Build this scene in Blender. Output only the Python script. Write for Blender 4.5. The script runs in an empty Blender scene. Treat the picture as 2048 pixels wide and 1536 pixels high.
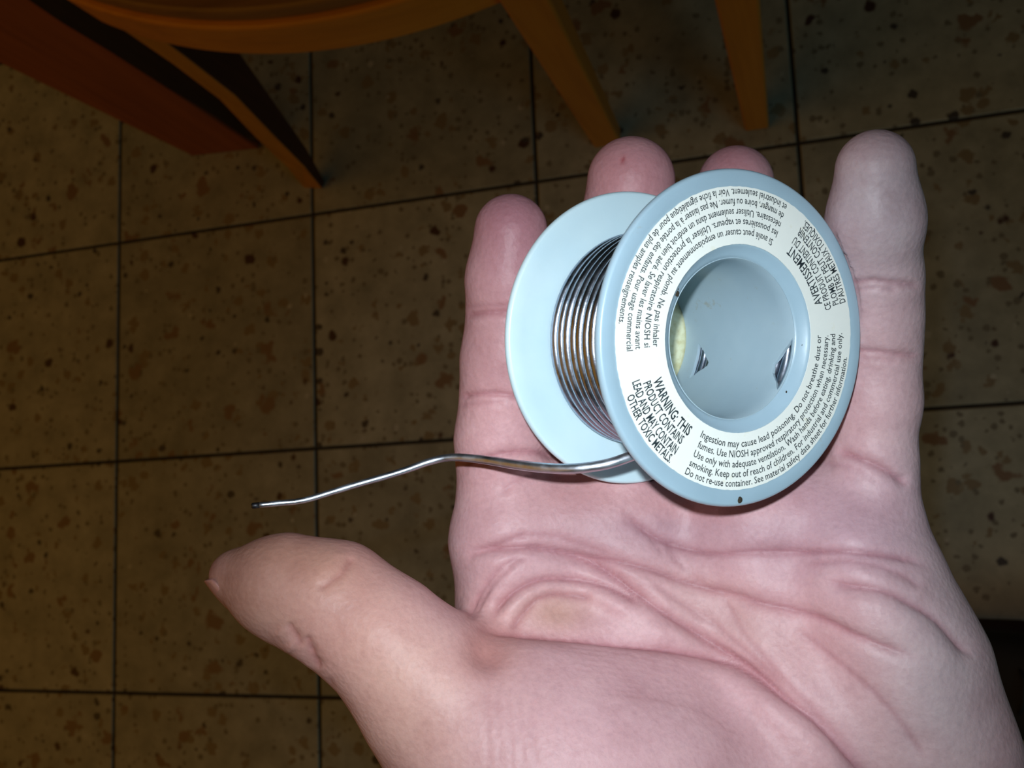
import bpy, bmesh, math, random
import numpy as np
from mathutils import Vector, Matrix
random.seed(7); rng = np.random.default_rng(7)
scn = bpy.context.scene
COL = scn.collection

# ---------------------------------------------------------------- camera
F = 2000.0                                   # focal length in pixels of a 2048 x 1536 frame
def rod(w):
    w = np.array(w, float); t = np.linalg.norm(w); k = w/t
    K = np.array([[0,-k[2],k[1]],[k[2],0,-k[0]],[-k[1],k[0],0]])
    return np.eye(3)+math.sin(t)*K+(1-math.cos(t))*K@K
ROT = rod([-0.12133029, 0.32014556, -0.05926915]) @ np.diag([1,-1,-1.])   # world -> view (x right, y down, z forward)
TR = np.array([-0.54849471, -0.19729833, 1.39644344])
CAMPOS = -ROT.T@TR
def vw(p):                                   # view space in mm -> world metres
    return (np.asarray(p, float)/1000.0 - TR) @ ROT
def vdir(d): return np.asarray(d, float) @ ROT
cam_d = bpy.data.cameras.new('camera'); cam = bpy.data.objects.new('camera', cam_d); COL.objects.link(cam)
cam_d.sensor_width = 36.0; cam_d.lens = 36.0*F/2048; cam_d.clip_start = 0.01; cam_d.clip_end = 30
Rb = ROT.T @ np.diag([1,-1,-1.])
m4 = np.eye(4); m4[:3,:3] = Rb; m4[:3,3] = CAMPOS
cam.matrix_world = Matrix(m4.tolist())
cam_d.dof.use_dof = True; cam_d.dof.focus_distance = 0.168; cam_d.dof.aperture_fstop = 46
scn.camera = cam
# ---------------------------------------------------------------- world, lights, exposure
w = bpy.data.worlds.new('room_air'); scn.world = w; w.use_nodes = True
bg = w.node_tree.nodes['Background']; bg.inputs[0].default_value = (0.6,0.8,0.6,1); bg.inputs[1].default_value = 0.008
def lamp(name, kind, loc, energy, color, size, target=None):
    l = bpy.data.lights.new(name, kind); l.energy = energy; l.color = color
    if kind == 'AREA': l.size = size
    else: l.shadow_soft_size = size
    o = bpy.data.objects.new(name, l); COL.objects.link(o); o.location = loc
    if target is not None:
        o.rotation_euler = (Vector(target)-Vector(loc)).to_track_quat('-Z','Y').to_euler()
    return o
fla = lamp('phone_flash', 'SPOT', vw((-5,-13,-1)), 1.62, (0.90,1.0,1.06), 0.0025, tuple(vw((20,17,160))))
fla.data.spot_size = math.radians(60); fla.data.spot_blend = 1.0
lamp('ceiling_lamp', 'AREA', (-1.3,-0.95,2.2), 9.5, (1.0,0.43,0.02), 3.0, (0.15,-0.1,0))
lamp('cool_fill', 'AREA', (2.3,-1.5,1.2), 2.4, (0.50,0.95,1.0), 1.0, (1.2,-0.3,0))  # cool fill added for the right-hand floor, source unseen
vs = scn.view_settings; vs.view_transform = 'Standard'; vs.look = 'None'; vs.gamma = 1; vs.use_curve_mapping = False; vs.exposure = 0.0

# ---------------------------------------------------------------- material helpers
def mat(name):
    m = bpy.data.materials.new(name); m.use_nodes = True
    return m, m.node_tree, m.node_tree.nodes['Principled BSDF']
def nd(nt, t, **k):
    n = nt.nodes.new(t)
    for a, v in k.items():
        if a.startswith('i_'): n.inputs[a[2:].replace('_',' ')].default_value = v
        else: setattr(n, a, v)
    return n
def ramp(nt, fac, stops):
    r = nt.nodes.new('ShaderNodeValToRGB'); e = r.color_ramp.elements
    while len(e) < len(stops): e.new(0.5)
    for x, (p, c) in zip(e, stops): x.position = p; x.color = (*c, 1) if len(c) == 3 else c
    nt.links.new(fac, r.inputs[0]); return r.outputs[0]
def mix(nt, fac, a, b, mode='MIX'):
    m = nt.nodes.new('ShaderNodeMix'); m.data_type = 'RGBA'; m.blend_type = mode
    for i, v in ((0, fac), (6, a), (7, b)):
        if hasattr(v, 'is_output'): nt.links.new(v, m.inputs[i])
        elif i == 0: m.inputs[0].default_value = v
        else: m.inputs[i].default_value = (*v, 1)
    return m.outputs[2]
def coords(nt, scale=(1,1,1), kind='Object'):
    tc = nt.nodes.new('ShaderNodeTexCoord'); mp = nt.nodes.new('ShaderNodeMapping')
    nt.links.new(tc.outputs[kind], mp.inputs[0]); mp.inputs[3].default_value = scale
    return mp.outputs[0]
def noise(nt, vec, scale, detail=4, rough=.55):
    n = nd(nt, 'ShaderNodeTexNoise', i_Scale=scale, i_Detail=detail, i_Roughness=rough)
    nt.links.new(vec, n.inputs['Vector']); return n.outputs[0]
def bump(nt, h, strength, dist, b):
    n = nd(nt, 'ShaderNodeBump', i_Strength=strength, i_Distance=dist)
    nt.links.new(h, n.inputs['Height']); nt.links.new(n.outputs[0], b.inputs['Normal']); return n

# speckled floor tile
M_tile, nt, b = mat('speckled_tile')
oi = nt.nodes.new('ShaderNodeObjectInfo')
geo = nt.nodes.new('ShaderNodeNewGeometry')
v = nt.nodes.new('ShaderNodeVectorMath'); v.operation = 'ADD'
sc_ = nt.nodes.new('ShaderNodeVectorMath'); sc_.operation = 'SCALE'
cmb = nt.nodes.new('ShaderNodeCombineXYZ'); nt.links.new(oi.outputs['Random'], cmb.inputs[0]); nt.links.new(oi.outputs['Random'], cmb.inputs[1])
nt.links.new(cmb.outputs[0], sc_.inputs[0]); sc_.inputs['Scale'].default_value = 17.0
nt.links.new(geo.outputs['Position'], v.inputs[0]); nt.links.new(sc_.outputs[0], v.inputs[1])
P = v.outputs[0]
base = ramp(nt, noise(nt, P, 22, 5, .65), [(.28,(.27,.255,.20)),(.5,(.38,.355,.28)),(.74,(.50,.47,.38))])
tint = nt.nodes.new('ShaderNodeHueSaturation'); mr = nd(nt,'ShaderNodeMapRange'); nt.links.new(oi.outputs['Random'], mr.inputs[0]); mr.inputs[3].default_value=.88; mr.inputs[4].default_value=1.1
nt.links.new(base, tint.inputs['Color']); nt.links.new(mr.outputs[0], tint.inputs['Value'])
c = tint.outputs[0]
def flecks(scale, keep, size, color, c, warp=.5):
    nz = nd(nt, 'ShaderNodeTexNoise', i_Scale=scale*1.7, i_Detail=2.0); nt.links.new(P, nz.inputs['Vector'])
    s = nt.nodes.new('ShaderNodeVectorMath'); s.operation='SCALE'; s.inputs['Scale'].default_value = warp/scale
    nt.links.new(nz.outputs[1], s.inputs[0])
    a = nt.nodes.new('ShaderNodeVectorMath'); nt.links.new(P, a.inputs[0]); nt.links.new(s.outputs[0], a.inputs[1])
    vo = nd(nt, 'ShaderNodeTexVoronoi', i_Scale=scale); nt.links.new(a.outputs[0], vo.inputs['Vector'])
    sep = nt.nodes.new('ShaderNodeSeparateColor'); nt.links.new(vo.outputs['Color'], sep.inputs[0])
    # fleck radius depends on the cell, most cells have none
    m1 = nd(nt,'ShaderNodeMapRange'); nt.links.new(sep.outputs[0], m1.inputs[0]); m1.inputs[1].default_value=1-keep; m1.inputs[2].default_value=1; m1.inputs[3].default_value=0; m1.inputs[4].default_value=size
    sb = nd(nt,'ShaderNodeMath', operation='SUBTRACT'); nt.links.new(m1.outputs[0], sb.inputs[0]); nt.links.new(vo.outputs['Distance'], sb.inputs[1])
    m2 = nd(nt,'ShaderNodeMapRange'); nt.links.new(sb.outputs[0], m2.inputs[0]); m2.inputs[1].default_value=-.02; m2.inputs[2].default_value=.10
    return mix(nt, m2.outputs[0], c, color)
c = flecks(60, .35, .6, (.27,.20,.12), c, 1.0)
c = flecks(130, .28, .6, (.21,.18,.13), c)
c = flecks(48, .10, .40, (.075,.030,.022), c)
c = flecks(80, .10, .5, (.075,.06,.055), c)
c = flecks(85, .05, .4, (.50,.47,.40), c)
c = flecks(34, .22, .5, (.25,.15,.09), c, 1.2)
nt.links.new(c, b.inputs['Base Color']); b.inputs['Roughness'].default_value = .55
bump(nt, noise(nt, P, 160, 3), .25, .0006, b)
M_grout, nt, b = mat('dark_joint'); co = coords(nt)
nt.links.new(ramp(nt, noise(nt, co, 40), [(.3,(.02,.017,.014)),(.7,(.05,.042,.035))]), b.inputs['Base Color']); b.inputs['Roughness'].default_value = .9
# woods
def wood(name, c1, c2, c3, rough=.45, axis=2):
    m, nt, b = mat(name); s = [28,28,28]; s[axis] = 1.6; co = coords(nt, tuple(s))
    n1 = noise(nt, co, 2.2, 6, .6); cc = ramp(nt, n1, [(.28,c1),(.5,c2),(.75,c3)])
    s2 = [130,130,130]; s2[axis] = 5; n2 = noise(nt, coords(nt, tuple(s2)), 2, 3)
    cc = mix(nt, ramp(nt, n2, [(.35,(.25,)*3),(.6,(0,0,0))]), cc, c1)
    nt.links.new(cc, b.inputs['Base Color']); b.inputs['Roughness'].default_value = rough
    bump(nt, n2, .2, .0004, b); return m
M_wood = wood('orange_wood', (.54,.18,.014),(.68,.24,.018),(.76,.29,.03))
M_woodx = wood('orange_wood_rail', (.60,.21,.016),(.76,.27,.020),(.84,.33,.03), axis=0)
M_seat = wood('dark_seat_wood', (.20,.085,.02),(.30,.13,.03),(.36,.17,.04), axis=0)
M_leg_shade = wood('leg_shade_wood', (.06,.016,.008),(.09,.024,.010),(.12,.03,.014), .55)  # shaded side of the left leg, held in the wood colour
M_slit_shade = wood('slit_shade_wood', (.018,.008,.005),(.026,.011,.007),(.035,.015,.009), .6)  # colour stands for the shadow in the slit beside the leg
M_red = wood('red_brown_wood', (.29,.060,.016),(.38,.085,.022),(.46,.11,.03), .5)
# plastics
def plastic(name, c1, c2, dirt=0.0, sss=.25):
    m, nt, b = mat(name); co = coords(nt)
    cc = ramp(nt, noise(nt, co, 60, 3), [(.3,c1),(.7,c2)])
    if dirt:
        n = noise(nt, co, 210, 6, .7)
        cc = mix(nt, ramp(nt, n, [(.64,(0,0,0)),(.74,(dirt,)*3)]), cc, (.34,.27,.13))
    nt.links.new(cc, b.inputs['Base Color']); b.inputs['Roughness'].default_value = .36
    b.inputs['Subsurface Weight'].default_value = sss; b.inputs['Subsurface Radius'].default_value = (1,1,1); b.inputs['Subsurface Scale'].default_value = .0018
    bump(nt, noise(nt, co, 900, 3), .15, .0001, b); return m
M_pl_front = plastic('dim_front_plastic', (.32,.45,.54), (.37,.51,.61), .5)  # front flange: dimmer light held in the base colour, plus dirt
M_pl_back = plastic('lit_back_plastic', (.60,.80,.90), (.68,.87,.95))  # same plastic as the front; extra bounced light is in its colour
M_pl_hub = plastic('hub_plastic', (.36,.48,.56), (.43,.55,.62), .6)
M_paper, nt, b = mat('label_paper'); co = coords(nt)
cc = ramp(nt, noise(nt, co, 260, 5, .7), [(.35,(.84,.87,.83)),(.6,(.86,.885,.84)),(.72,(.80,.80,.66))])
nt.links.new(cc, b.inputs['Base Color']); b.inputs['Roughness'].default_value = .5
bump(nt, noise(nt, co, 500, 3), .12, .0001, b)
M_ink, nt, b = mat('black_ink'); co = coords(nt)
cc = ramp(nt, noise(nt, co, 700, 3, .6), [(.40,(.012,.02,.025)),(.66,(.03,.045,.055)),(.78,(.25,.28,.28))])
nt.links.new(cc, b.inputs['Base Color']); b.inputs['Roughness'].default_value = .55
M_glue, nt, b = mat('cream_glue'); co = coords(nt)
nt.links.new(ramp(nt, noise(nt, co, 900, 3), [(.3,(.66,.62,.34)),(.6,(.82,.82,.56))]), b.inputs['Base Color']); b.inputs['Roughness'].default_value = .45
M_dirt, nt, b = mat('brown_dirt'); b.inputs['Base Color'].default_value = (.03,.022,.012,1); b.inputs['Roughness'].default_value = .8
# solder
def metal(name, col, rough):
    m, nt, b = mat(name); co = coords(nt)
    nt.links.new(ramp(nt, noise(nt, co, 500, 4), [(.3,tuple(x*.82 for x in col)),(.7,col)]), b.inputs['Base Color'])
    b.inputs['Metallic'].default_value = 1; nt.links.new(ramp(nt, noise(nt, co, 350, 3), [(.3,(rough*.8,)*3),(.7,(rough*1.25,)*3)]), b.inputs['Roughness'])
    bump(nt, noise(nt, co, 800, 3), .3, .00012, b); return m
M_solder = metal('solder', (.44,.48,.57), .28)
M_tail_glint = metal('tail_glint_solder', (.66,.70,.78), .40)  # same wire; base colour raised to carry the tail's highlight
M_solder_end = metal('dark_solder_end', (.08,.08,.09), .5)
# skin
M_skin, nt, b = mat('skin'); co = coords(nt)
at = nd(nt, 'ShaderNodeAttribute', attribute_name='skin_tone_shade')
mott = ramp(nt, noise(nt, co, 120, 4, .6), [(.3,(.90,.86,.86)),(.5,(1,1,1)),(.72,(1.06,1.10,1.08))])
cc = mix(nt, 1.0, at.outputs['Color'], mott, 'MULTIPLY')
cc = mix(nt, 1.0, cc, ramp(nt, noise(nt, co, 900, 5, .75), [(.32,(.92,.91,.92)),(.5,(1,1,1)),(.68,(1.05,1.06,1.07))]), 'MULTIPLY')
nt.links.new(cc, b.inputs['Base Color']); b.inputs['Roughness'].default_value = .50
b.inputs['Specular IOR Level'].default_value = .35
b.inputs['Subsurface Weight'].default_value = .2; b.inputs['Subsurface Radius'].default_value = (1.0,.42,.25); b.inputs['Subsurface Scale'].default_value = .0012
n1 = noise(nt, co, 620, 4, .6)
vo = nd(nt, 'ShaderNodeTexVoronoi', i_Scale=900.0); nt.links.new(co, vo.inputs['Vector'])
wv = nd(nt, 'ShaderNodeTexWave', i_Scale=330.0, i_Distortion=3.5, i_Detail=2.0); wv.inputs['Detail Scale'].default_value = 1.2; nt.links.new(co, wv.inputs['Vector'])
a1 = nd(nt,'ShaderNodeMath', operation='MULTIPLY_ADD'); nt.links.new(vo.outputs['Distance'], a1.inputs[0]); a1.inputs[1].default_value=.5; nt.links.new(n1, a1.inputs[2])
a2 = nd(nt,'ShaderNodeMath', operation='MULTIPLY_ADD'); nt.links.new(wv.outputs[1], a2.inputs[0]); a2.inputs[1].default_value=.0; nt.links.new(a1.outputs[0], a2.inputs[2])
bump(nt, a2.outputs[0], .5, .00022, b)
M_nail, nt, b = mat('nail'); b.inputs['Base Color'].default_value = (.60,.30,.26,1); b.inputs['Roughness'].default_value = .3
b.inputs['Subsurface Weight'].default_value = .2; b.inputs['Subsurface Scale'].default_value = .001
M_leather, nt, b = mat('black_leather'); co = coords(nt)
b.inputs['Base Color'].default_value = (.006,.006,.008,1); b.inputs['Roughness'].default_value = .75; bump(nt, noise(nt, co, 300, 3), .2, .0005, b)
M_rubber, nt, b = mat('dark_rubber'); b.inputs['Base Color'].default_value = (.030,.008,.006,1); b.inputs['Roughness'].default_value = .8

# ---------------------------------------------------------------- mesh helpers
def mesh_obj(name, verts, faces, m=None, parent=None, smooth=False, loc=None):
    me = bpy.data.meshes.new(name); me.from_pydata([tuple(map(float, q)) for q in verts], [], faces); me.update()
    if smooth: me.polygons.foreach_set('use_smooth', [True]*len(me.polygons))
    o = bpy.data.objects.new(name, me); COL.objects.link(o)
    if m: me.materials.append(m)
    if parent: o.parent = parent
    if loc is not None: o.location = loc
    return o
def empty(name, matrix):
    o = bpy.data.objects.new(name, None); COL.objects.link(o); o.empty_display_size = .02; o.matrix_world = matrix; return o
def tag(o, label, cat, group=None):
    o['label'] = label; o['category'] = cat
    if group: o['group'] = group
    return o
def bevel(o, wd, seg=2, ang=30):
    md = o.modifiers.new('bevel','BEVEL'); md.width = wd; md.segments = seg; md.limit_method = 'ANGLE'; md.angle_limit = math.radians(ang); return md
def loft(rings, closed_u=True, caps=True):
    """rings: list of equal length point lists"""
    n = len(rings[0]); V = [p for r in rings for p in r]; Fc = []
    for i in range(len(rings)-1):
        for j in range(n if closed_u else n-1):
            a = i*n+j; bb = i*n+(j+1)%n; Fc.append((a, bb, bb+n, a+n))
    if caps:
        Fc.append(tuple(range(n-1,-1,-1))); Fc.append(tuple((len(rings)-1)*n+j for j in range(n)))
    return V, Fc
def tube(path, rad, n=10, caps=True):
    P = np.array(path, float); T = np.gradient(P, axis=0); T /= np.linalg.norm(T, axis=1)[:,None]
    up = np.array([0,0,1.]) if abs(T[0][2]) < .9 else np.array([1.,0,0]); rings = []
    nrm = np.cross(T[0], up); nrm /= np.linalg.norm(nrm)
    rad = np.broadcast_to(rad, (len(P),))
    for k in range(len(P)):
        nrm = nrm - T[k]*(nrm@T[k]); nrm /= np.linalg.norm(nrm); bn = np.cross(T[k], nrm)
        rings.append([P[k]+rad[k]*(math.cos(t)*nrm+math.sin(t)*bn) for t in np.linspace(0, 2*math.pi, n, endpoint=False)])
    return loft(rings, caps=caps)
def catmull(pts, step):
    P = np.array(pts, float); Q = np.vstack([2*P[0]-P[1], P, 2*P[-1]-P[-2]]); out = []
    for i in range(1, len(Q)-2):
        n = max(2, int(np.linalg.norm(Q[i+1]-Q[i])/step)); t = np.linspace(0,1,n,endpoint=False)[:,None]
        out.append(.5*((2*Q[i])+(-Q[i-1]+Q[i+1])*t+(2*Q[i-1]-5*Q[i]+4*Q[i+1]-Q[i+2])*t**2+(-Q[i-1]+3*Q[i]-3*Q[i+1]+Q[i+2])*t**3))
    out.append(Q[-2][None]); return np.vstack(out)

# ================================================================ FLOOR
S = .305; I0, I1, J0, J1 = -5, 10, -6, 8
x0, x1, y0, y1 = I0*S, I1*S, J0*S, J1*S
fl = mesh_obj('floor', [(x0,y0,-.03),(x1,y0,-.03),(x1,y1,-.03),(x0,y1,-.03),(x0,y0,-.0022),(x1,y0,-.0022),(x1,y1,-.0022),(x0,y1,-.0022)],
              [(3,2,1,0),(4,5,6,7),(0,1,5,4),(1,2,6,5),(2,3,7,6),(3,0,4,7)], M_grout)
fl['kind'] = 'structure'; fl['label'] = 'floor of square beige speckled tiles with dark joints'
h = S/2-.0021; e = .0012
tile_me = bpy.data.meshes.new('tile')
V = [(sx*h, sy*h, -.0022) for sx, sy in ((-1,-1),(1,-1),(1,1),(-1,1))] + [(sx*h, sy*h, -.0008) for sx, sy in ((-1,-1),(1,-1),(1,1),(-1,1))] + [(sx*(h-e), sy*(h-e), 0) for sx, sy in ((-1,-1),(1,-1),(1,1),(-1,1))]
Fc = [(0,1,5,4),(1,2,6,5),(2,3,7,6),(3,0,4,7),(4,5,9,8),(5,6,10,9),(6,7,11,10),(7,4,8,11),(8,9,10,11),(3,2,1,0)]
tile_me.from_pydata(V, [], Fc); tile_me.materials.append(M_tile)
for i in range(I0, I1):
    for j in range(J0, J1):
        o = bpy.data.objects.new('tile', tile_me); COL.objects.link(o); o.parent = fl
        o.location = ((i+.5)*S, (j+.5)*S, random.uniform(-.0003,.0001))
        o.rotation_euler = (random.uniform(-.0008,.0008), random.uniform(-.0008,.0008), random.choice([0,1,2,3])*math.pi/2)

# ================================================================ CHAIR (seat front and legs seen from above)
chair = empty('wooden_chair', Matrix.Translation((.51,.25,0)))
tag(chair, 'orange wooden chair with curved seat rail, standing on the tiled floor at top', 'chair')
CX, CY, CR = .580, .5725, .564           # arc of the seat front
def L(p): return (p[0]-.51, p[1]-.25, p[2])
def arc(r, a0, a1, n): return [(CX+r*math.sin(t), CY-r*math.cos(t)) for t in np.linspace(a0, a1, n)]
SA = (-.53, .30)
def arc_box(name, r0, r1, z0, z1, m, a=SA, n=48):
    rings = []
    A = arc(r0, *a, n); B = arc(r1, *a, n)
    for (ax, ay), (bx, by) in zip(A, B): rings.append([L((ax,ay,z0)), L((ax,ay,z1)), L((bx,by,z1)), L((bx,by,z0))])
    V, Fc = loft(rings); o = mesh_obj(name, V, Fc, m, chair); bevel(o, .003); return o
arc_box('seat_rail', CR, CR-.022, .380, .432, M_woodx)
# seat board: front arc, straight back
outl = [p for p in arc(CR-.006, *SA, 40)] + [(.72,.42),(.30,.42)]
n = len(outl); V = [L((x,y,.432)) for x, y in outl]+[L((x,y,.450)) for x, y in outl]
Fc = [tuple(range(n-1,-1,-1)), tuple(range(n,2*n))]+[(i,(i+1)%n,(i+1)%n+n,i+n) for i in range(n)]
bevel(mesh_obj('seat', V, Fc, M_seat, chair), .004)
def taper_leg(name, foot, top, parent, m, lf=L):
    """foot/top: four xy corners each + z"""
    rings = []
    for t in (0, .02, .35, .7, 1):
        z = foot[1]*(1-t)+top[1]*t; f, g = np.array(foot[0]), np.array(top[0])
        rings.append([lf((*(a*(1-t)+c*t), z)) for a, c in zip(f, g)])
    V, Fc = loft(rings); o = mesh_obj(name, V, Fc, m, parent); bevel(o, .0025); return o
def rect(xa, xb, ya, yb): return [(xa,ya),(xb,ya),(xb,yb),(xa,yb)]
# left leg: narrow front edge; shade of the deep inner side put into darker wood
def unp(px, py, h):
    d_ = ROT.T@np.array([(px-1024)/F, (py-768)/F, 1]); return CAMPOS+(h-CAMPOS[2])/d_[2]*d_
LS = [((608,376),(645,378),0,.010),((576,337),(609,333),.075,.022),((513,278),(547,270),.16,.036),((439,200),(471,191),.245,.050),((342,127),(376,117),.325,.062),((244,60),(283,48),.39,.072),((142,-6),(190,-18),.437,.080)]
rg = []
for (a_, b_, h_, dp) in LS:
    A_, B_ = unp(*a_, h_), unp(*b_, h_); rg.append([L((*A_[:2], h_)), L((*B_[:2], h_)), L((B_[0]+.004, B_[1]+dp, h_)), L((A_[0]+.004, A_[1]+dp, h_))])
V, Fc = loft(rg); lg = mesh_obj('leg', V, Fc, M_wood, chair); lg.data.materials.append(M_leg_shade)
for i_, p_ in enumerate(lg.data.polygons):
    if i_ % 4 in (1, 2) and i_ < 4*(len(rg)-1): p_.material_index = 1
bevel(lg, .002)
rg = []  # dark filler added where the slit is only in shadow
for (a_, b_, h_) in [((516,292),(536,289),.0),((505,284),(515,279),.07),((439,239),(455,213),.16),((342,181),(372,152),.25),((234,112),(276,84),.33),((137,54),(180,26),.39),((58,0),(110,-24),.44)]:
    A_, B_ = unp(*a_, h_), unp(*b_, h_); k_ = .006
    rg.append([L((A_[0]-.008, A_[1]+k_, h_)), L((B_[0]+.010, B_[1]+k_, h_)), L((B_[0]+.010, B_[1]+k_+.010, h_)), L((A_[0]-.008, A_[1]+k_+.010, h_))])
V, Fc = loft(rg); mesh_obj('slit_shade_board', V, Fc, M_slit_shade, chair)['label'] = 'near-black board added in place of the shadow between leg and side panel'
taper_leg('leg', (rect(.684,.716,.030,.052),0), (rect(.704,.744,.010,.040),.438), chair, M_wood)
for xa in (.30,.68): taper_leg('leg', (rect(xa,xa+.03,.42,.445),0), (rect(xa,xa+.036,.40,.435),.45), chair, M_wood)
# wide flat red-brown side board left of the leg
taper_leg('side_panel', ([(.120,.107),(.225,.101),(.229,.116),(.124,.122)],0), ([(.060,.130),(.238,.108),(.241,.122),(.063,.144)],.44), chair, M_red)['label'] = 'wide flat red-brown board'
# second chair's leg, right
ol = empty('furniture_leg', Matrix.Translation((.872,.030,0)))
tag(ol, 'single tapered orange wooden furniture leg at the top, above the ring finger', 'furniture leg')
L2 = lambda p: (p[0]-.872, p[1]-.030, p[2])
taper_leg('leg_post', (rect(.859,.885,.022,.048),0), (rect(.866,.906,.018,.052),.44), ol, M_wood, L2)
taper_leg('rail', (rect(.880,.900,.045,.30),.38), (rect(.880,.900,.045,.30),.43), ol, M_wood, L2)

# ================================================================ BLACK SHOE at lower right
shoe = empty('shoe', Matrix.Translation((1.10,-.575,0)))
tag(shoe, 'black shoe on the floor at lower right, partly behind the wrist', 'shoe')
def foot_ring(x, hw, z0, z1, yc=0, n=20, flat=.0):
    out = []
    for t in np.linspace(0, 2*math.pi, n, endpoint=False):
        c_, s_ = math.cos(t), math.sin(t)
        out.append((x, yc+hw*np.sign(c_)*abs(c_)**.75, z0+(z1-z0)*(.5+.5*np.sign(s_)*abs(s_)**.8)))
    return out
sx = [(-.132,.012,.030),(-.126,.030,.042),(-.105,.045,.056),(-.06,.054,.070),(-.01,.052,.085),(.04,.042,.100),(.09,.036,.110),(.13,.034,.112),(.155,.028,.100),(.160,.012,.09)]
V, Fc = loft([foot_ring(x, hw*.97, .018, z) for x, hw, z in sx]); o = mesh_obj('upper', V, Fc, M_leather, shoe, True)
o.modifiers.new('s','SUBSURF').levels = 1; o.modifiers['s'].render_levels = 2
V, Fc = loft([foot_ring(x-.002, hw*1.08, .0, .024) for x, hw, z in sx]); mesh_obj('sole', V, Fc, M_rubber, shoe, True)
for k in range(4):
    xx = -.03+.022*k; zz = .083+.007*k
    V, Fc = tube([(xx,-.022,zz-.008),(xx+.004,-.010,zz),(xx+.006,.010,zz),(xx+.004,.022,zz-.008)], .0022, 6); mesh_obj('lace', V, Fc, M_leather, shoe, True)

# ================================================================ SPOOL
SC = np.array([36.548,-7.191,159.611]); SAx = np.array([.47319626,.04241373,-.87993544]); SU = np.array([.88072798,0,.47362246]); WID = 30.26
ub, ab = vdir(SU), vdir(SAx); vb = np.cross(ab, ub)
m4 = np.eye(4); m4[:3,0]=ub; m4[:3,1]=vb; m4[:3,2]=ab; m4[:3,3]=vw(SC)
SPM = Matrix(m4.tolist())
spool = empty('solder_spool', SPM)
tag(spool, 'pale blue-white plastic spool of grey solder wire lying in the open palm', 'spool')
def lathe(name, prof, m, parent, n=160, closed=True):
    """prof (r,z) in mm, closed loop"""
    rings = []
    for t in np.linspace(0, 2*math.pi, n, endpoint=False):
        rings.append([(r*math.cos(t)/1000, r*math.sin(t)/1000, z/1000) for r, z in prof])
    k = len(prof); V = [p for r in rings for p in r]; Fc = []
    for i in range(n):
        for j in range(k if closed else k-1):
            a, b_ = i*k+j, i*k+(j+1)%k; c_, d_ = ((i+1)%n)*k+(j+1)%k, ((i+1)%n)*k+j
            Fc.append((a, d_, c_, b_))
    return mesh_obj(name, V, Fc, m, parent, True)
def rim(r, z0, z1, s):   # rounded rim points
    zc = (z0+z1)/2; hh = abs(z1-z0)/2
    return [(r-hh*.75+hh*.75*math.cos(t), zc+s*hh*math.sin(t)) for t in np.linspace(-math.pi/2, math.pi/2, 9)]
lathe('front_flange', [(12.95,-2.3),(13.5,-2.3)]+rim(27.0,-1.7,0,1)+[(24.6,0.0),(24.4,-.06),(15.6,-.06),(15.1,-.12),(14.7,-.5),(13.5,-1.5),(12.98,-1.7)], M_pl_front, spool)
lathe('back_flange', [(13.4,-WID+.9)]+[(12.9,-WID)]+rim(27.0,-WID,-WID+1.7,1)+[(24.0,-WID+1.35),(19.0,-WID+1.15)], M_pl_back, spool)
# hub tube with two window slots
nz, nph = 60, 180
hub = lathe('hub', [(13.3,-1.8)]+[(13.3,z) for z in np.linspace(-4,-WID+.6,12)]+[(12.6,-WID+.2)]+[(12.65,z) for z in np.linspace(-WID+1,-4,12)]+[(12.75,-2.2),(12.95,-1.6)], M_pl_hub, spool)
def cutter(poly):        # poly of (phi deg, z mm)
    V = []
    for r in (11.2, 15.0):
        V += [(r*math.cos(math.radians(p))/1000, r*math.sin(math.radians(p))/1000, z/1000) for p, z in poly]
    k = len(poly); Fc = [tuple(range(k)), tuple(range(2*k-1,k-1,-1))]+[(i,i+k,(i+1)%k+k,(i+1)%k) for i in range(k)]
    bm = bmesh.new(); vs_ = [bm.verts.new(q) for q in V]
    for f in Fc: bm.faces.new([vs_[i] for i in f])
    bmesh.ops.recalc_face_normals(bm, faces=bm.faces); me = bpy.data.meshes.new('cut'); bm.to_mesh(me); bm.free()
    o = bpy.data.objects.new('cut', me); COL.objects.link(o); o.matrix_world = SPM; return o
slots = [[(-2.5,-26.3),(-10,-24.4),(-19.1,-22.4),(-22,-22.5),(-28,-24.4),(-35,-25.9),(-20,-26.4)],
         [(2.0,-1.9),(-7.2,-3.6),(-18.4,-5.5),(-25.4,-5.0),(-33,-3.2),(-40,-1.95),(-36,-1.85),(-20,-1.85),(-10,-1.85)]]
cuts = [cutter(s) for s in slots]
for c_ in cuts:
    md = hub.modifiers.new('b','BOOLEAN'); md.object = c_; md.operation = 'DIFFERENCE'; md.solver = 'EXACT'
bpy.context.view_layer.update()
dg = bpy.context.evaluated_depsgraph_get(); me = bpy.data.meshes.new_from_object(hub.evaluated_get(dg)); hub.modifiers.clear(); hub.data = me
for c_ in cuts: bpy.data.objects.remove(c_)
md = hub.modifiers.new('es','EDGE_SPLIT'); md.split_angle = math.radians(35)
# back label paper covering the hub hole behind, glue bead
lathe('back_label', [(.01,-WID-.02),(20,-WID-.02),(20,-WID-.12),(.01,-WID-.12)], M_glue, spool)['label'] = 'cream paper covering the far end of the hub'
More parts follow.
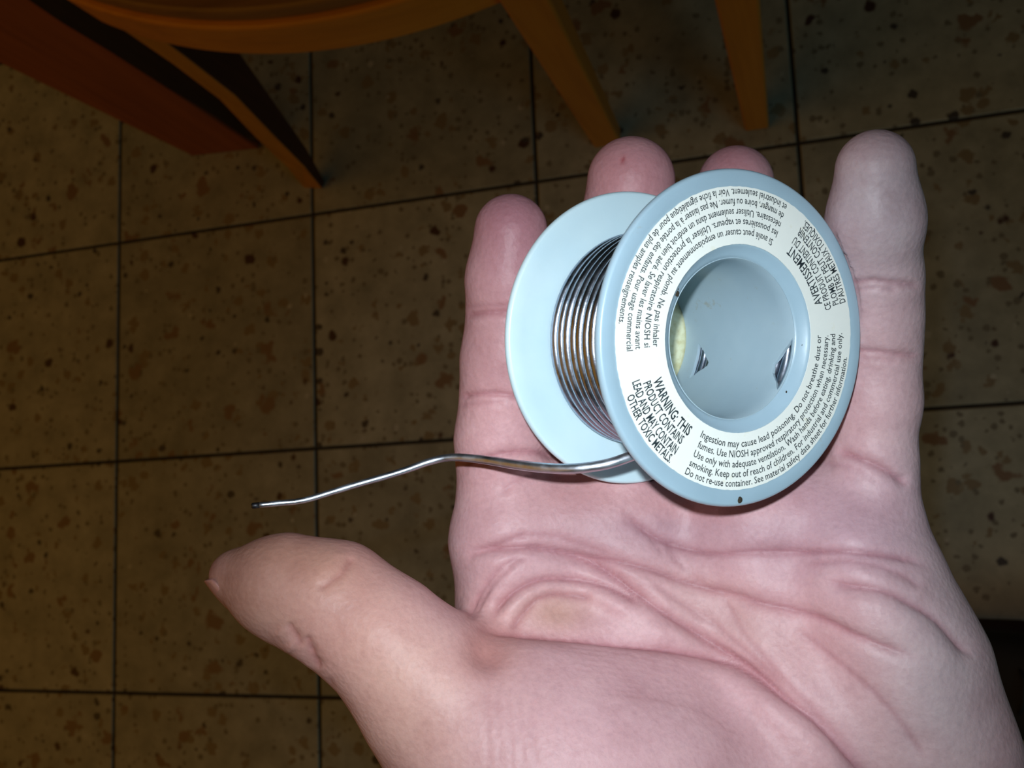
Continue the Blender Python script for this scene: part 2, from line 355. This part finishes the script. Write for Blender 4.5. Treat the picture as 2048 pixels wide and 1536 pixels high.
# dirt specks on the front flange
for (r_, ph_, s_) in ((25.9,-88.3,.42),(13.9,151,.35),(14.2,148,.18),(14.3,-3,.22),(13.9,-38,.15)):
    p0 = (r_*math.cos(math.radians(ph_)), r_*math.sin(math.radians(ph_)), .02 if r_ > 20 else -1.0)
    bm = bmesh.new(); bmesh.ops.create_icosphere(bm, subdivisions=2, radius=s_/1000)
    for q in bm.verts: q.co = Vector((q.co.x*(1+.3*random.random()), q.co.y*(1.2+.4*random.random()), q.co.z*.3))+Vector(p0)/1000
    me = bpy.data.meshes.new('dirt_speck'); bm.to_mesh(me); bm.free(); me.materials.append(M_dirt)
    o = bpy.data.objects.new('dirt_speck', me); COL.objects.link(o); o.parent = spool
# ring label
NL = 240; V = []; Fc = []
for i in range(NL):
    t = 2*math.pi*i/NL; ro = 24.15+.05*math.sin(7*t)+random.uniform(-.05,.04); ri = 15.05+random.uniform(-.02,.02)
    for r_, z in ((ri,-.05),(ri,.07),(ro,.07),(ro,-.05)): V.append((r_*math.cos(t)/1000, r_*math.sin(t)/1000, z/1000))
for i in range(NL):
    a = i*4; b_ = ((i+1)%NL)*4
    for j in range(3): Fc.append((a+j, a+j+1, b_+j+1, b_+j))
lab = mesh_obj('paper_label', V, Fc, M_paper, spool); lab['label'] = 'white ring-shaped paper label with black warning text'
TXT = {'english_warning': (-159.0,-124.0, [("WARNING: THIS",17.55,1.62,-158.9,-123.6,.6),("PRODUCT CONTAINS",19.5,1.42,-159.4,-124.9,.5),
          ("LEAD AND MAY CONTAIN",21.35,1.42,-161.7,-124.9,.5),("OTHER TOXIC METALS.",23.0,1.36,-157.4,-125.0,.5)]),
 'english_text': (0,0, [("Ingestion may cause lead poisoning. Do not breathe dust or",16.75,1.12,-116.7,3.4,.25),
          ("fumes. Use NIOSH approved respiratory protection when necessary.",18.4,1.12,-116.0,3.0,.25),
          ("Use only with adequate ventilation. Wash hands before eating, drinking and",20.0,1.12,-116.2,3.6,.25),
          ("smoking. Keep out of reach of children. For industrial and commercial use only.",21.6,1.12,-116.4,3.8,.25),
          ("Do not re-use container. See material safety data sheet for further information.",23.1,1.1,-116.7,-6.5,.25)]),
 'french_warning': (0,0, [("AVERTISSEMENT",17.6,1.62,20.0,57.6,.3),("CE PRODUIT CONTIENT DU",19.5,1.36,15.7,57.6,.3),
          ("PLOMB ET PEUT CONTENIR",21.35,1.36,16.8,57.5,.3),("D'AUTRES METAUX TOXIQUES.",23.0,1.36,16.6,56.9,.3)]),
 'french_text': (0,0, [("Si aval\u00e9 peut causer un empoisonnement au plomb. Ne pas inhaler",16.75,1.1,69.3,185.3,.25),
          ("les poussi\u00e8res et vapeurs. Utiliser la protection respiratoire NIOSH si",18.4,1.1,68.0,185.2,.25),
          ("n\u00e9cessaire. Utiliser seulement dans un endroit bien a\u00e9r\u00e9. Se laver les mains avant",20.0,1.1,68.0,185.6,.25),
          ("de manger, boire ou fumer. Ne pas laisser \u00e0 la port\u00e9e des enfants. Pour usage commercial",21.6,1.1,68.0,186.0,.25),
          ("et industriel seulement. Voir la fiche signal\u00e9tique pour de plus amples renseignements.",23.15,1.1,68.0,175.7,.25)])}
def text_geo(s, weight):
    cu = bpy.data.curves.new('t','FONT'); cu.body = s; cu.size = 1; cu.resolution_u = 2; cu.offset = weight*.035
    o = bpy.data.objects.new('t', cu); COL.objects.link(o); bpy.context.view_layer.update()
    me = bpy.data.meshes.new_from_object(o.evaluated_get(bpy.context.evaluated_depsgraph_get()))
    n = len(me.vertices); co = np.empty(n*3); me.vertices.foreach_get('co', co); co = co.reshape(-1,3)
    fs = [tuple(p.vertices) for p in me.polygons]
    bpy.data.objects.remove(o); bpy.data.curves.remove(cu); bpy.data.meshes.remove(me); return co, fs
ref, _ = text_geo('H', 0); CAPH = ref[:,1].max()
for nm, (_, _, lines) in TXT.items():
    V = []; Fc = []
    for s, rc, cap, a0, a1, wt in lines:
        co_, fs = text_geo(s, wt); xmin, xmax = co_[:,0].min(), co_[:,0].max()
        ang = np.radians(a0+(co_[:,0]-xmin)/(xmax-xmin)*(a1-a0)); rr = rc-(co_[:,1]/CAPH-.5)*cap
        base_i = len(V); V += list(np.c_[rr*np.cos(ang), rr*np.sin(ang), np.full(len(rr), .085)]/1000)
        Fc += [tuple(base_i+i for i in f) for f in fs]
    o = mesh_obj(nm, V, Fc, M_ink, lab)
# solder windings
def helix(r, za, zb, pitch, jr, ph0=0):
    turns = (za-zb)/pitch; n_ = int(turns*72); t = np.linspace(0,1,n_)
    ph = ph0-turns*2*math.pi*(1-t)
    kn = np.arange(int(turns)+3); jit = np.interp(t*turns, kn, rng.uniform(-1,1,len(kn)))
    rr = r+jr*np.sin(ph*1.0+jit*3)+jr*.5*jit; zz = za+(zb-za)*t+.12*np.sin(ph*.5+1)
    return np.c_[rr*np.cos(ph), rr*np.sin(ph), zz]/1000
Vs, Fs = [], []
def add(vf):
    o_ = len(Vs); Vs.extend(vf[0]); Fs.extend([tuple(o_+i for i in f) for f in vf[1]])
add(tube(helix(14.3,-2.6,-WID+2.4,1.95,.04), .00095, 10))
add(tube(helix(16.3,-2.7,-WID+2.7,1.98,.05,1), .00095, 10))
add(tube(helix(18.5,-13.0,-WID+2.6,2.02,.05,0), .00095, 12))
add(tube(helix(17.9,-4.6,-12.2,2.5,.10,.4), .00095, 12))
t = np.linspace(0,1,70); ph = 2.2+t*3.2      # wrap crossing over the coil near the front
add(tube(np.c_[(18.9+.2*np.sin(t*6))*np.cos(ph),(18.9+.2*np.sin(t*6))*np.sin(ph), -13+8*t+0*t]/1000, .00095, 12))
coil = mesh_obj('solder_coil', Vs, Fs, M_solder, spool, True); coil['label'] = 'shiny grey solder wire wound on the hub'
# free end of the wire (view space px, py, depth), converted to the spool frame
def to_sp(p):
    d_ = np.asarray(p)-SC; R3 = np.array([SU, -np.cross(SAx, SU)*-1, SAx]); vv = np.cross(SAx*[1,-1,-1], SU*[1,-1,-1])*[1,-1,-1]
    return np.array([d_@SU, d_@vv, d_@SAx])/1000
def P3(px, py, z): return np.array([(px-1024)*z/F, (py-768)*z/F, z])
tp = [(1500,838,171),(1440,868,169),(1360,890,167),(1280,907,165),(1215,928,164),(1150,937,165),(1090,936,167.5),(1030,929,171),(965,919,175),(905,914.5,177.5),(860,923,178),(800,944,177),(700,973,175.3),(610,1000,173.7),(560,1006,173),(511,1011,172.2)]
path = catmull([P3(*p) for p in tp], 1.2); tt = np.linspace(0,1,len(path)); rad = np.interp(tt,[0,.5,.62,1],[.88,.86,.68,.50])/1000
V, Fc = tube([to_sp(p) for p in path], rad, 14)
tail = mesh_obj('wire_tail', V, Fc, M_tail_glint, coil, True); tail['label'] = 'free end of the solder wire, bent to the left'
V, Fc = tube([to_sp(path[-1]+(path[-1]-path[-2])*k) for k in (-.5,0,.35,.5)], [.00051,.00053,.00053,.00035], 14)
te = mesh_obj('cut_end', V, Fc, M_solder_end, tail, True)
# keep thing > part > sub-part
te.parent = coil

# ================================================================ HAND
vox = 0.5
lo = np.array([-64.,-52.,138.]); hi = np.array([112.,150.,226.])
dims = ((hi-lo)/vox).astype(int)+1
ax = [lo[i]+vox*np.arange(dims[i], dtype=np.float32) for i in range(3)]
BIG = 30.0
def smin(a, b, k):
    hh = np.clip(.5+.5*(b-a)/k, 0, 1); return b+(a-b)*hh-k*hh*(1-hh)
def seg_eval(Fd, A, B, ra, rb, k, flat=(1,1,1)):
    A, B = np.array(A), np.array(B); pad = max(k*1.2, 2)+2.5; mr_ = max(ra, rb)
    a = np.minimum(A-ra, B-rb)-pad; b_ = np.maximum(A+ra, B+rb)+pad
    s = [slice(max(0,int((a[i]-lo[i])/vox)), min(dims[i],int((b_[i]-lo[i])/vox)+2)) for i in range(3)]
    if any(q.start >= q.stop for q in s): return
    X = ax[0][s[0]][:,None,None]-A[0]; Y = ax[1][s[1]][None,:,None]-A[1]; Z = ax[2][s[2]][None,None,:]-A[2]
    d = B-A; L2_ = float(d@d)+1e-9
    h_ = np.clip((X*d[0]+Y*d[1]+Z*d[2])/L2_, 0, 1)
    D = np.sqrt((X-h_*d[0])**2+(Y-h_*d[1])**2+((Z-h_*d[2])*flat[2])**2)-(ra+(rb-ra)*h_)
    Fd[tuple(s)] = smin(Fd[tuple(s)], D.astype(np.float32), k)
def chain(Fd, pts, k=3, flat=(1,1,1)):
    q = [(P3(x,y,z), hw*z/F) for x,y,z,hw in pts]
    for (A,ra),(B,rb) in zip(q, q[1:]): seg_eval(Fd, A, B, ra, rb, k, flat)
def ellipsoid(Fd, c_, axes, R_, k):
    c_ = np.array(c_); m_ = max(R_)+k+3
    s = [slice(max(0,int((c_[i]-m_-lo[i])/vox)), min(dims[i],int((c_[i]+m_-lo[i])/vox)+2)) for i in range(3)]
    X = ax[0][s[0]][:,None,None]-c_[0]; Y = ax[1][s[1]][None,:,None]-c_[1]; Z = ax[2][s[2]][None,None,:]-c_[2]
    q0 = q1 = 0
    for a_, r_ in zip(axes, R_):
        a_ = np.array(a_, float); a_ /= np.linalg.norm(a_); u_ = (X*a_[0]+Y*a_[1]+Z*a_[2]); q0 = q0+(u_/r_)**2; q1 = q1+(u_/(r_*r_))**2
    k0 = np.sqrt(q0); k1 = np.sqrt(q1)+1e-6
    Fd[tuple(s)] = smin(Fd[tuple(s)], (k0*(k0-1)/k1).astype(np.float32), k)
def new(): return np.full(dims, BIG, np.float32)
palm = new()
chain(palm, [(1008,955,196,86),(1014,1080,195,106),(1050,1230,194,128),(1260,1480,187,190),(1450,1800,186,260)], 5)
chain(palm, [(1250,965,198,95),(1260,1120,196,108),(1360,1500,188,180)], 6)
chain(palm, [(1500,965,193,92),(1510,1120,191,112),(1580,1500,184,180),(1640,1800,184,240)], 6)
chain(palm, [(1742,935,184,84),(1733,1080,185,104),(1762,1200,184,128),(1812,1330,183,148),(1856,1500,181,158),(1930,1760,182,170)], 6)
# fill of the cup of the palm
chain(palm, [(1130,1000,199,90),(1640,1010,193,85)], 5)
chain(palm, [(1150,1170,199,110),(1640,1170,193,120)], 8)
# thenar and little-finger mounds
ellipsoid(palm, P3(1180,1520,181), [(1,.30,0),(-.30,1,0),(0,0,1)], (39,21,26), 5)
ellipsoid(palm, P3(1770,1330,180), [(.35,1,0),(1,-.35,0),(0,0,1)], (30,12.5,15), 6)
ellipsoid(palm, P3(1120,1050,195), [(1,.1,0),(-.1,1,0),(0,0,1)], (16,8,8.5), 5)
ellipsoid(palm, P3(1600,1030,187), [(1,0,0),(0,1,0),(0,0,1)], (17,8,8), 5)
# wrist and forearm
for dx in (-1, 1):
    c0 = P3(1530+dx*170,1800,186); c1 = P3(1560+dx*150,2000,190); c2 = P3(1640+dx*150,2600,200)
    seg_eval(palm, c0, c1, 19, 17, 8); seg_eval(palm, c1, c2, 17, 21, 8)
thumb = new()
chain(thumb, [(470,1152,180,52),(560,1172,179,98),(668,1206,178,116),(770,1282,176,122),(858,1372,176,144),(985,1490,178,178),(1120,1640,180,220)], 4)
palm = smin(palm, thumb, 6.0); del thumb
def finger(pts, k=3.0, kk=4.0):
    global palm
    f_ = new(); chain(f_, pts, k); palm = smin(palm, f_, kk)
finger([(1022,462,186,74),(1018,560,188,82),(1017,640,190,79),(1012,720,192,86),(1008,800,193,83),(1004,880,195,90),(1006,960,196,86)], 3, 3)
finger([(1262,362,198,88),(1256,470,201,96),(1250,640,204,90),(1246,800,203,94),(1248,960,199,92)], 3, 3)
finger([(1471,368,208,76),(1474,470,212,78),(1480,640,214,78),(1490,800,208,84),(1500,960,195,88)], 3, 3)
finger([(1750,338,167,78),(1750,440,171,90),(1752,560,177,84),(1750,640,180,86),(1752,710,182,80),(1750,800,183.5,84),(1744,940,185,82)], 3, 3)
# surface nets
Fd = palm; ins = Fd < 0
cnt = np.zeros(tuple(np.array(dims)-1), np.int8)
for i in (0,1):
    for j in (0,1):
        for k in (0,1): cnt += ins[i:dims[0]-1+i, j:dims[1]-1+j, k:dims[2]-1+k]
act = (cnt > 0) & (cnt < 8); idx = -np.ones(act.shape, np.int32); cells = np.argwhere(act); idx[act] = np.arange(len(cells))
cv = {}
for i in (0,1):
    for j in (0,1):
        for k in (0,1): cv[i,j,k] = Fd[cells[:,0]+i, cells[:,1]+j, cells[:,2]+k]
acc = np.zeros((len(cells),3)); num = np.zeros(len(cells))
for a in cv:
    for d_ in range(3):
        if a[d_]: continue
        b_ = list(a); b_[d_] = 1; b_ = tuple(b_); fa, fb = cv[a], cv[b_]; s = (fa < 0) != (fb < 0)
        t = np.where(s, fa/np.where(s, fa-fb, 1), 0); p_ = np.tile(np.array(a, float), (len(cells),1)); p_[:,d_] = t
        acc[s] += p_[s]; num[s] += 1
HV = lo+vox*(cells+acc/num[:,None])
quads = []
for d_ in range(3):
    e1, e2 = [q for q in range(3) if q != d_]
    sl0 = [slice(None)]*3; sl1 = [slice(None)]*3; sl0[d_] = slice(0,-1); sl1[d_] = slice(1,None)
    s = ins[tuple(sl0)] != ins[tuple(sl1)]; pos = np.argwhere(s)
    ok = (pos[:,e1] > 0)&(pos[:,e2] > 0)&(pos[:,e1] < dims[e1]-1)&(pos[:,e2] < dims[e2]-1); pos = pos[ok]
    def g_(o1, o2):
        q = pos.copy(); q[:,e1] -= o1; q[:,e2] -= o2; return idx[q[:,0],q[:,1],q[:,2]]
    Q = np.c_[g_(1,1), g_(0,1), g_(0,0), g_(1,0)]
    flip = ins[pos[:,0],pos[:,1],pos[:,2]]
    if d_ == 1: flip = ~flip
    Q[~flip] = Q[~flip][:,::-1]; quads.append(Q)
quads = np.vstack(quads)
del Fd, ins, cnt, act
def vnormals(V, Q):
    n = np.cross(V[Q[:,2]]-V[Q[:,0]], V[Q[:,3]]-V[Q[:,1]]); out = np.zeros_like(V)
    for k in range(4):
        for c_ in range(3): out[:,c_] += np.bincount(Q[:,k], n[:,c_], len(V))
    return out/(np.linalg.norm(out,axis=1)[:,None]+1e-12)
def lap(V, Q, it, lam=.5):
    E_ = np.vstack([Q[:,[0,1]],Q[:,[1,2]],Q[:,[2,3]],Q[:,[3,0]]]); E_ = np.vstack([E_, E_[:,::-1]])
    deg = np.bincount(E_[:,0], minlength=len(V))
    for _ in range(it):
        s = np.stack([np.bincount(E_[:,0], V[E_[:,1],c_], len(V)) for c_ in range(3)], 1)/deg[:,None]; V = V+lam*(s-V)
    return V
HV = lap(HV, quads, 9)
N = vnormals(HV, quads)
if np.sum((HV-HV.mean(0))*N) < 0: N = -N; quads = quads[:,::-1]
pxy = HV[:,:2]*F/HV[:,2:]+np.array([1024,768]); mmpx = HV[:,2]/F
face = np.clip((-(N*HV).sum(1)/np.linalg.norm(HV,axis=1)+.05)/.35, 0, 1)
# crease: points px, depth mm, width mm, ridge mm on one side (+ = right of travel)
CR_ = [
 # thenar fold
 ([(932,1243),(1017,1257),(1154,1269),(1279,1286),(1365,1301),(1450,1323),(1507,1352),(1593,1409),(1650,1455),(1720,1535),(1800,1640)], 1.5, 1.7, .7),
 # life line fold
 ([(906,1103),(994,1098),(1068,1095),(1120,1104),(1177,1124),(1217,1147),(1256,1175),(1314,1215),(1371,1249),(1422,1284),(1479,1323),(1536,1363),(1600,1420)], 1.3, 1.5, .35),
 # head line
 ([(1108,1098),(1165,1112),(1245,1124),(1314,1141),(1365,1161),(1411,1178),(1468,1192),(1525,1207),(1593,1221),(1650,1244),(1707,1272),(1770,1295),(1850,1323)], .95, 1.6, -.3),
 # heart line
 ([(1234,1010),(1268,1044),(1302,1067),(1336,1084),(1393,1101),(1439,1107),(1507,1104),(1593,1104),(1679,1101),(1764,1107),(1821,1118),(1866,1140)], .75, 1.4, -.3),
 ([(1640,1160),(1679,1169),(1764,1181),(1821,1204),(1867,1232),(1907,1272),(1952,1322)], .9, 1.7, .3),
 ([(1600,1130),(1700,1120),(1790,1140),(1850,1180)], .4, 1.6, 0),
 ([(1667,901),(1707,913),(1764,936),(1821,970)], .9, 1.2, .2),
 ([(1640,925),(1700,935),(1760,965)], .25, 1.0, 0),
 # web arcs
 ([(934,1243),(950,1205),(975,1165),(1010,1130),(1060,1112)], .45, .8, .15),
 ([(945,1244),(966,1200),(994,1160),(1034,1122)], .35, .7, .1),
 ([(980,1247),(994,1215),(1023,1187),(1063,1164),(1108,1155),(1165,1161),(1222,1178),(1290,1215)], .95, 1.1, .5),
 ([(1017,1257),(1045,1226),(1074,1198),(1108,1187),(1148,1190),(1190,1200)], .7, 1.3, -.3),
 ([(930,1120),(980,1095),(1030,1075),(1062,1066)], .4, .9, .1),
 ([(1020,1076),(1090,1070),(1150,1085),(1230,1110)], .35, 1.0, .1),
 ([(1000,985),(1040,960),(1090,935)], .3, 1.0, .1),
 # finger joints
 ([(925,632),(960,627),(1010,625),(1050,628)], .6, .9, .1),
 ([(925,615),(970,612),(1030,612)], .25, .7, 0),
 ([(915,795),(955,788),(1000,788),(1050,795)], .6, .9, .1),
 ([(915,812),(960,806),(1010,805)], .3, .7, 0),
 ([(910,935),(960,920),(1010,908),(1070,905),(1120,915)], .75, 1.2, .2),
 ([(1690,568),(1740,562),(1790,566),(1845,572)], .5, .8, .1),
 ([(1690,582),(1740,577),(1800,580)], .3, .6, 0),
 ([(1690,700),(1740,703),(1790,708),(1845,712)], .5, .9, .1),
 ([(1690,716),(1740,718),(1800,722)], .25, .7, 0),
 # thumb
 ([(705,1112),(686,1144),(661,1162),(636,1182)], .42, 1.2, .15),
 
 ([(575,1245),(590,1268),(604,1292)], .45, .9, .3),
 ([(612,1270),(622,1300),(640,1340)], .5, 1.1, .4),
 ([(655,1350),(670,1390),(700,1430)], .25, 1.4, .2),
 # crossing palm lines
 ([(1300,1160),(1400,1230),(1500,1310),(1580,1380)], .35, 1.0, .1),
 ([(1430,1180),(1480,1260),(1560,1350),(1640,1430),(1730,1530)], .35, 1.6, .1),
 ([(1340,1070),(1350,1110),(1385,1150),(1430,1190)], .2, .8, 0),
 ([(1240,1040),(1290,1060),(1330,1110)], .2, .9, 0),
 ([(1580,1250),(1680,1330),(1780,1420),(1860,1530)], .45, 3.0, .2),
]
for k in range(9):      # fine wrinkles across the thenar mound, following the fold
    o1 = 14+k*11; CR_.append(([(1110+10*k,1282+o1),(1250+8*k,1300+o1*.95),(1370+4*k,1330+o1*.9),(1470,1375+o1*.9)], .11, .55, 0))
for k in range(5):      # upright fine lines at the thumb root
    CR_.append(([(985+20*k,1330+14*k),(975+22*k,1400+8*k),(978+23*k,1540)], .10, .6, 0))
disp = np.zeros(len(HV)); line = np.zeros(len(HV)); vis = np.argwhere(face > 0)[:,0]
for pts, dep, wd, rg in CR_:
    C_ = catmull(pts, 12); pv = pxy[vis]; c0, c1 = C_.min(0)-90, C_.max(0)+90
    near = vis[(pv > c0).all(1)&(pv < c1).all(1)]
    if not len(near): continue
    q = pxy[near]; best = np.full(len(near), 1e9); sd = np.zeros(len(near)); par = np.zeros(len(near))
    for k in range(len(C_)-1):
        a, d_ = C_[k], C_[k+1]-C_[k]; r_ = q-a; t = np.clip((r_@d_)/(d_@d_), 0, 1); e_ = r_-t[:,None]*d_
        dd = np.hypot(e_[:,0], e_[:,1]); mm_ = dd < best; best[mm_] = dd[mm_]; sd[mm_] = np.sign(d_[0]*r_[mm_,1]-d_[1]*r_[mm_,0]); par[mm_] = (k+t[mm_])/(len(C_)-1)
    s = best*mmpx[near]; ss = s*sd
    end = np.clip(np.minimum(par, 1-par)/.12, 0, 1); end = end*end*(3-2*end)
    n_ = 1+.12*np.sin(par*17+dep*40)
    line[near] = np.maximum(line[near], end*min(1,dep/.7)*np.exp(-(s/.55)**2)*face[near])
    disp[near] += end*n_*(-dep*(.62*np.exp(-(s/wd)**2)+.75*np.exp(-s/(.38*wd)))+rg*np.exp(-((ss-2.0*wd)/(1.7*wd))**2))*face[near]
def bumpat(px, py, r_, amt):   # broad dent or pad
    d_ = np.hypot(pxy[:,0]-px, pxy[:,1]-py); disp[:] += amt*np.exp(-(d_/r_)**2)*face
bumpat(978,1299,42,-2.2); bumpat(1115,1225,48,-.8); bumpat(1440,1210,70,-.8); bumpat(1300,1170,60,-.5); bumpat(1560,1290,60,-.5)
bumpat(1022,480,50,.6); bumpat(1012,712,55,.5); bumpat(1750,420,60,.5); bumpat(1750,640,45,.4); bumpat(560,1165,70,.5)
bumpat(1180,1030,90,.8); bumpat(1480,1200,60,-.4)
HV2 = HV+N*disp[:,None]
# skin tone by region, with shade painted into fingers, upper palm and right side
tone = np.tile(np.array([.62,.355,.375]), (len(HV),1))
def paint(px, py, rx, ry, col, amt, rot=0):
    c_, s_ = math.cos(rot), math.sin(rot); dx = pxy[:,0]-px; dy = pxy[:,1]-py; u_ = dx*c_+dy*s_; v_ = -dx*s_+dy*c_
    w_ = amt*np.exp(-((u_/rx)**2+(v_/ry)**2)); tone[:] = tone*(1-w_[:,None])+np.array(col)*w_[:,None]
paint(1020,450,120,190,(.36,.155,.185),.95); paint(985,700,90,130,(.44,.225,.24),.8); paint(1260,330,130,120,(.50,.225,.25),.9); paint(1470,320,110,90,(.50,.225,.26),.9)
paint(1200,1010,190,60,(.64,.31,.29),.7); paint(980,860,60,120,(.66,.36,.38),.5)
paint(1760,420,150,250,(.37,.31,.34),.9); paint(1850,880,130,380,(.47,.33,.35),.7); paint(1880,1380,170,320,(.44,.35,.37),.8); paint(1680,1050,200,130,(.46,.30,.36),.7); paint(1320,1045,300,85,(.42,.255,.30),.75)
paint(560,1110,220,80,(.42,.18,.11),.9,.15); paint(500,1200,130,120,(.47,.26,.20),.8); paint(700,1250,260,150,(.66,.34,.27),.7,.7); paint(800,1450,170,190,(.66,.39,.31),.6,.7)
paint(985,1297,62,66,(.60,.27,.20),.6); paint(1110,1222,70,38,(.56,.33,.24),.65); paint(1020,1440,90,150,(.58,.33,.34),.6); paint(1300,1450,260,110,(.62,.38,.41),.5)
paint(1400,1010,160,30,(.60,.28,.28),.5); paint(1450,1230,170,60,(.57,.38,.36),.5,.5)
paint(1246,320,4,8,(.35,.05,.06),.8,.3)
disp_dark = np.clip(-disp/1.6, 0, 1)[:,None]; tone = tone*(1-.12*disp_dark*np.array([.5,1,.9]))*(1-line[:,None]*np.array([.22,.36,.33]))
# the flesh gives way where the flange rims rest on it
vv_ = np.cross(SAx*[1,-1,-1], SU*[1,-1,-1])*[1,-1,-1]
for _ in range(2):
    dl = HV2-SC; lz = dl@SAx; rv = dl-lz[:,None]*SAx; lr = np.linalg.norm(rv, axis=1)
    m1 = (lr < 27.25)&(lz > -1.95)&(lz < .25)&(lr > 22); HV2[m1] += (rv/lr[:,None]*(27.25-lr)[:,None])[m1]
    m2 = (lr < 27.2)&(lz > -WID-.25)&(lz < -WID+2.2); HV2[m2] += SAx*(-WID-.25-lz[m2])[:,None]
WV = vw(HV2)
org = vw(P3(1350,1150,185)); 
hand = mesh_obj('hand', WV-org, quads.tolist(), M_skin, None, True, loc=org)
me = hand.data; ca = me.color_attributes.new('skin_tone_shade', 'FLOAT_COLOR', 'POINT')
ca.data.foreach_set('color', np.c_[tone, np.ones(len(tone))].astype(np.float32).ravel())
tag(hand, 'open left hand of a person, palm up, fingers under the solder spool', 'hand')
# thumbnail, seen nearly edge-on at the lower left of the thumb tip
def nail(name, c_, along, out, L_, W_, Rc, thick=.45):
    along = np.array(along, float); along /= np.linalg.norm(along); out = np.array(out, float); out -= along*(out@along); out /= np.linalg.norm(out); side = np.cross(along, out)
    V = []; nu, nv = 14, 12
    for lay in (0, -thick):
        for i in range(nu):
            a = -1+2*i/(nu-1)
            wl = W_*(1-.12*max(0,a)**2)*(1 if abs(a) < .8 else math.sqrt(max(.25,1-((abs(a)-.8)/.22)**2)))
            for j in range(nv):
                th = (-1+2*j/(nv-1))*wl/(2*Rc)
                V.append(c_+along*(a*L_/2)+side*(Rc*math.sin(th))+out*(Rc*math.cos(th)-Rc+lay-.7*a*a))
    V = [np.array(v_) for v_ in V]; Fc = []; n0 = nu*nv
    for i in range(nu-1):
        for j in range(nv-1):
            q = (i*nv+j, i*nv+j+1, (i+1)*nv+j+1, (i+1)*nv+j); Fc += [q, tuple(n0+x for x in q[::-1])]
    bd = [j for j in range(nv)]+[i*nv+nv-1 for i in range(1,nu)]+[(nu-1)*nv+j for j in range(nv-2,-1,-1)]+[i*nv for i in range(nu-2,0,-1)]
    for a, b_ in zip(bd, bd[1:]+bd[:1]): Fc.append((b_, a, a+n0, b_+n0))
    o = mesh_obj(name, vw(np.array(V))-org, Fc, M_nail, hand, True); return o
nail('thumbnail', P3(455,1217,180), (-.72,-.69,-.02), (-.66,.66,-.14), 12.5, 12, 7.0)['label'] = 'pink thumbnail seen nearly edge-on'
nail('fingernail', P3(1260,337,206.0), (0,-1,-.03), (0,.02,1), 12.0, 8.5, 6.5)
